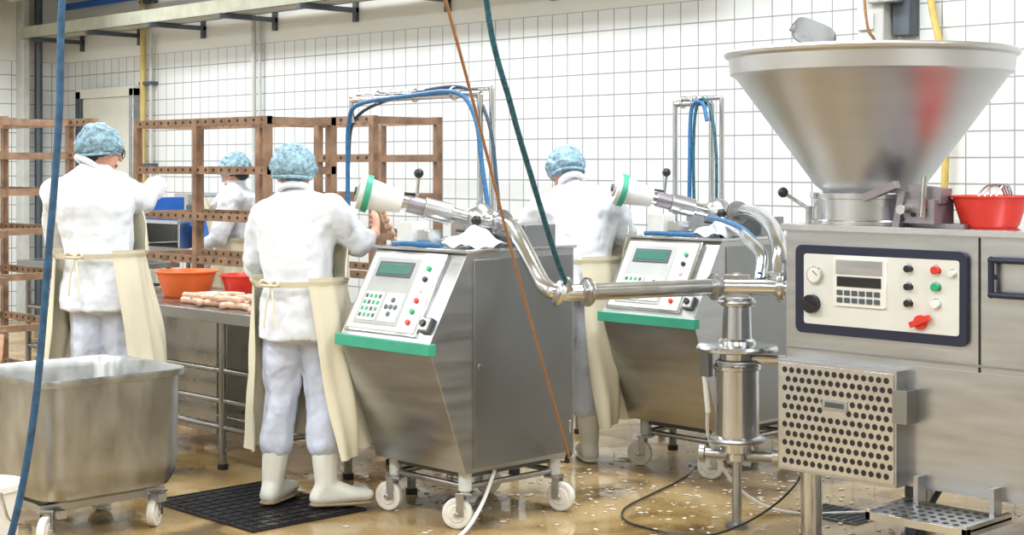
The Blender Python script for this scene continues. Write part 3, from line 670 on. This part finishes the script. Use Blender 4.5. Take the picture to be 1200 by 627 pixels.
    blob('head',F,.006,SKIN,E,2,M=M)
    bb=B()
    for s in (-1,1):
        bb.ball((s*.03,.080,.014),(.013,.010,.008),EYEW,seg=12); bb.ball((s*.03,.0885,.014),.005,BLACK,seg=8)
        bb.box((s*.03,.094,.036),(.032,.008,.006),HAIR)
    bb.ball((0,.089,-.050),(.022,.007,.006),LIP,seg=12); bb.ball((0,.088,-.058),(.018,.007,.005),LIP,seg=12)
    if P.get('glasses'):
        for s in (-1,1):
            bb.torus((s*.032,.105,.012),.022,.0025,BLACK,(0,1,0),20,6); bb.cyl((s*.054,.104,.018),(s*.082,.0,.018),.0025,BLACK,n=6)
        bb.cyl((-.01,.107,.015),(.01,.107,.015),.0025,BLACK,n=6)
    o=bb.finish('face_features',parent=E); o.matrix_local=M
    if P.get('hair',True):
        blob('hair',[[(0,-.05,.0,.080,.064,.06),(0,-.060,-.05,.062,.042,.032)],[(-.074,-.02,.0,.016,.034,.034)],[(.074,-.02,.0,.016,.034,.034)]],.006,HAIR,E,2,.006,CL2,M=M)
    blob('hairnet',[[(0,-.022,.045,.112,.124,.078),(0,-.055,.008,.096,.092,.054)],[(0,-.03,.080,.096,.102,.066)]],.0065,NET,E,1,.028,CL2,M=M)
    bb=B(); rg=[]
    for i in range(36):
        t=2*math.pi*i/36; c=V(.090*math.cos(t),-.02+.110*math.sin(t),-.014+.038*math.sin(t))
        rg.append([c+V(.006*math.cos(u)*math.cos(t),.006*math.cos(u)*math.sin(t),.008*math.sin(u)) for u in [k*math.pi/3 for k in range(6)]])
    bb.loft(rg,NET,close=True); o=bb.finish('hairnet_band',parent=E); o.matrix_local=M
    for i in (0,1):
        w=V(*WR[i]); e=V(*EL[i]); hd=P['hand'][i]
        Hh=hand_hulls(w,hd[0],hd[1],hd[2]); Hh.append([(*(e+(w-e)*max(.1,sl[i]-.2)),.036),(*w,.027)])
        blob('hand_left' if i==0 else 'hand_right',Hh,.0045,SKIN,E,2)
    A=P['apron']; fa=math.radians(90+A['yaw']); bb=B(); wz=wa[2]
    rows=26; cols=90; al=math.radians(A.get('alpha',128))
    zb=A.get('bottom',.24)
    def pt(phi,z,off):
        t=(wz-z)/(wz-zb) if z<=wz else 0
        rx=(.212+.070*t+A.get('flare',0)*t)*bw; ry=.178+.060*t+A.get('flare',0)*t
        if z>wz: rx+=.02; ry+=.01
        amp=.004+.022*t
        r=1+ (amp/ .2)*math.sin(phi*7+1.3*A['yaw']+.8*t)+ (amp/.35)*math.sin(phi*15+z*3)+(amp/.5)*math.sin(phi*4-z*9)
        cc=V(wa[0]+(hp[0]-wa[0])*min(1,t*2.2),wa[1]+(hp[1]-wa[1])*min(1,t*2.2),0) if z<=wz else V(wa[0]+(ck[0]-wa[0])*min(1,(z-wz)/max(.05,ck[2]-wz)),wa[1]+(ck[1]-wa[1])*min(1,(z-wz)/max(.05,ck[2]-wz)),0)
        cc+=V(A.get('sx',0)*t,A.get('sy',0)*t,0)
        an=fa+phi
        return cc+V((rx+off)*r*math.cos(an),(ry+off)*r*math.sin(an),z)
    front=[]
    for j in range(rows+1):
        t=j/rows
        aa=al*(1-.12*t)
        ph=[-aa+2*aa*k/cols for k in range(cols+1)]
        def zz(p): return wz+.02-(wz+.02-zb-.03*math.cos(p*1.3))*t
        front.append([pt(p,zz(p),.004) for p in ph]+[pt(p,zz(p),0) for p in reversed(ph)])
    bb.loft(front,APR)
    up=[]
    for j in range(9):
        z=wz+.01+(ck[2]+.06-wz)*j/8; aa=math.radians(75-38*j/8)
        ph=[-aa+2*aa*k/24 for k in range(25)]
        up.append([pt(p,z,.006) for p in ph]+[pt(p,z,.001) for p in reversed(ph)])
    bb.loft(up,APR)
    tie=[[pt(math.pi*2*k/40,wz-.01+dz,off-.006) for dz,off in ((-.014,.0),(-.014,.008),(.014,.008),(.014,.0))] for k in range(40)]
    bb.loft(tie,APR,close=True)
    bk=pt(math.pi,wz-.01,.008); rt=V(math.cos(fa-math.pi/2),math.sin(fa-math.pi/2),0)
    bo=V(math.cos(fa+math.pi),math.sin(fa+math.pi),0)
    for s in (-1,1):
        bb.tube([bk,bk+bo*.02+rt*s*.035+V(0,0,.02),bk+bo*.02+rt*s*.05,bk+bo*.01+V(0,0,-.005)],.006,APR,n=8)
        bb.tube([bk,bk+bo*.015+rt*s*.02-V(0,0,.09),bk+bo*.02+rt*s*.03-V(0,0,.2)],.005,APR,n=8)
    bb.finish('apron',parent=E,smooth=60)
    return E
person(-1.0,7.2,dict(z=.018,chest=(-.02,.03,1.27),waist=(.0,.0,1.05),hip=(.01,.0,.93),neck=(-.03,.05,1.42),head=(-.035,.095,1.535,-12,22),
 sh=((-.165,.05,1.345),(.14,.03,1.36)),el=((-.225,.17,1.10),(.27,.10,1.22)),wr=((-.17,.40,1.02),(.335,.25,1.255)),sleeve=(.9,.40),
 hand=(((.3,.9,-.2),(0,0,-1),1),((.05,.85,.5),(-.9,0,.1),-1)),
 knee=((-.085,.05,.52),(.115,.03,.52)),ank=((-.125,.02,.09),(.135,-.05,.09)),toe=((-.06,.2,.0),(.33,.0,.0)),hem=.78,hair=False,sole=True,
 apron=dict(yaw=-28,alpha=134,bottom=.27,sx=.03)))
person(-2.13,8.0,dict(bw=1.08,chest=(-.05,.0,1.39),waist=(-.02,.0,1.15),hip=(.0,.0,1.0),neck=(-.085,.02,1.56),head=(-.02,.06,1.675,-62,14),
 sh=((-.235,.0,1.45),(.06,.03,1.49)),el=((-.28,.2,1.2),(.17,.14,1.42)),wr=((-.1,.42,1.2),(.19,.36,1.49)),
 hand=(((.6,.7,0),(0,0,-1),1),((-.1,.9,.3),(0,.2,-1),-1)),sleeve=(.95,1.0),
 knee=((-.08,.03,.56),(.10,.03,.56)),ank=((-.09,.0,.09),(.10,.0,.09)),toe=((-.06,.2,0),(.18,.18,0)),hem=.86,glasses=True,
 apron=dict(yaw=-18,alpha=134,bottom=.30,flare=.03)))
person(.40,8.35,dict(bw=1.08,chest=(-.02,.05,1.33),waist=(-.03,.0,1.10),hip=(-.04,-.02,.97),neck=(-.07,.13,1.46),head=(-.10,.21,1.555,18,38),
 sh=((-.22,.08,1.37),(.13,.05,1.39)),el=((-.34,.25,1.2),(.215,.10,1.225)),wr=((-.2,.45,1.1),(.11,.33,1.15)),
 hand=(((.6,.7,-.2),(0,0,-1),1),((-.5,.6,-.2),(0,0,-1),-1)),sleeve=(.95,.75),
 knee=((-.12,.05,.54),(.01,.05,.54)),ank=((-.13,.02,.09),(.02,-.01,.09)),toe=((-.2,.18,0),(-.02,.2,0)),hem=.90,hair=False,
 apron=dict(yaw=-42,alpha=138,bottom=.25)))
person(-2.02,11.35,dict(chest=(-.02,.0,1.30),waist=(.03,.0,1.06),hip=(.05,.0,.93),neck=(-.03,-.01,1.44),head=(-.03,-.03,1.55,75,24),
 sh=((-.02,.17,1.37),(-.03,-.17,1.36)),el=((-.14,.2,1.1),(-.10,-.24,1.08)),wr=((-.33,.1,.98),(-.32,-.2,.96)),
 hand=(((-1,-.1,-.2),(0,0,-1),1),((-1,.1,-.2),(0,0,-1),-1)),sleeve=(.4,.4),
 knee=((.0,.1,.52),(.03,-.1,.52)),ank=((.02,.12,.09),(.02,-.12,.09)),toe=((-.18,.12,0),(-.18,-.12,0)),hem=.80,
 apron=dict(yaw=80,alpha=128,bottom=.3)))
# ------------------------------------------------------------------ world, camera
w=bpy.data.worlds.new('w'); bpy.context.scene.world=w; w.use_nodes=True; w.node_tree.nodes['Background'].inputs[0].default_value=(.8,.85,.9,1); w.node_tree.nodes['Background'].inputs[1].default_value=.3
cam=bpy.data.cameras.new('camera'); co=bpy.data.objects.new('camera',cam); bpy.context.scene.collection.objects.link(co)
co.location=(0,0,1.6); co.rotation_euler=(math.pi/2,0,YAW); cam.sensor_width=36; cam.lens=54; cam.shift_y=-118.5/1200; cam.clip_start=.05
bpy.context.scene.camera=co
vs=bpy.context.scene.view_settings; vs.view_transform='Standard'; vs.exposure=0
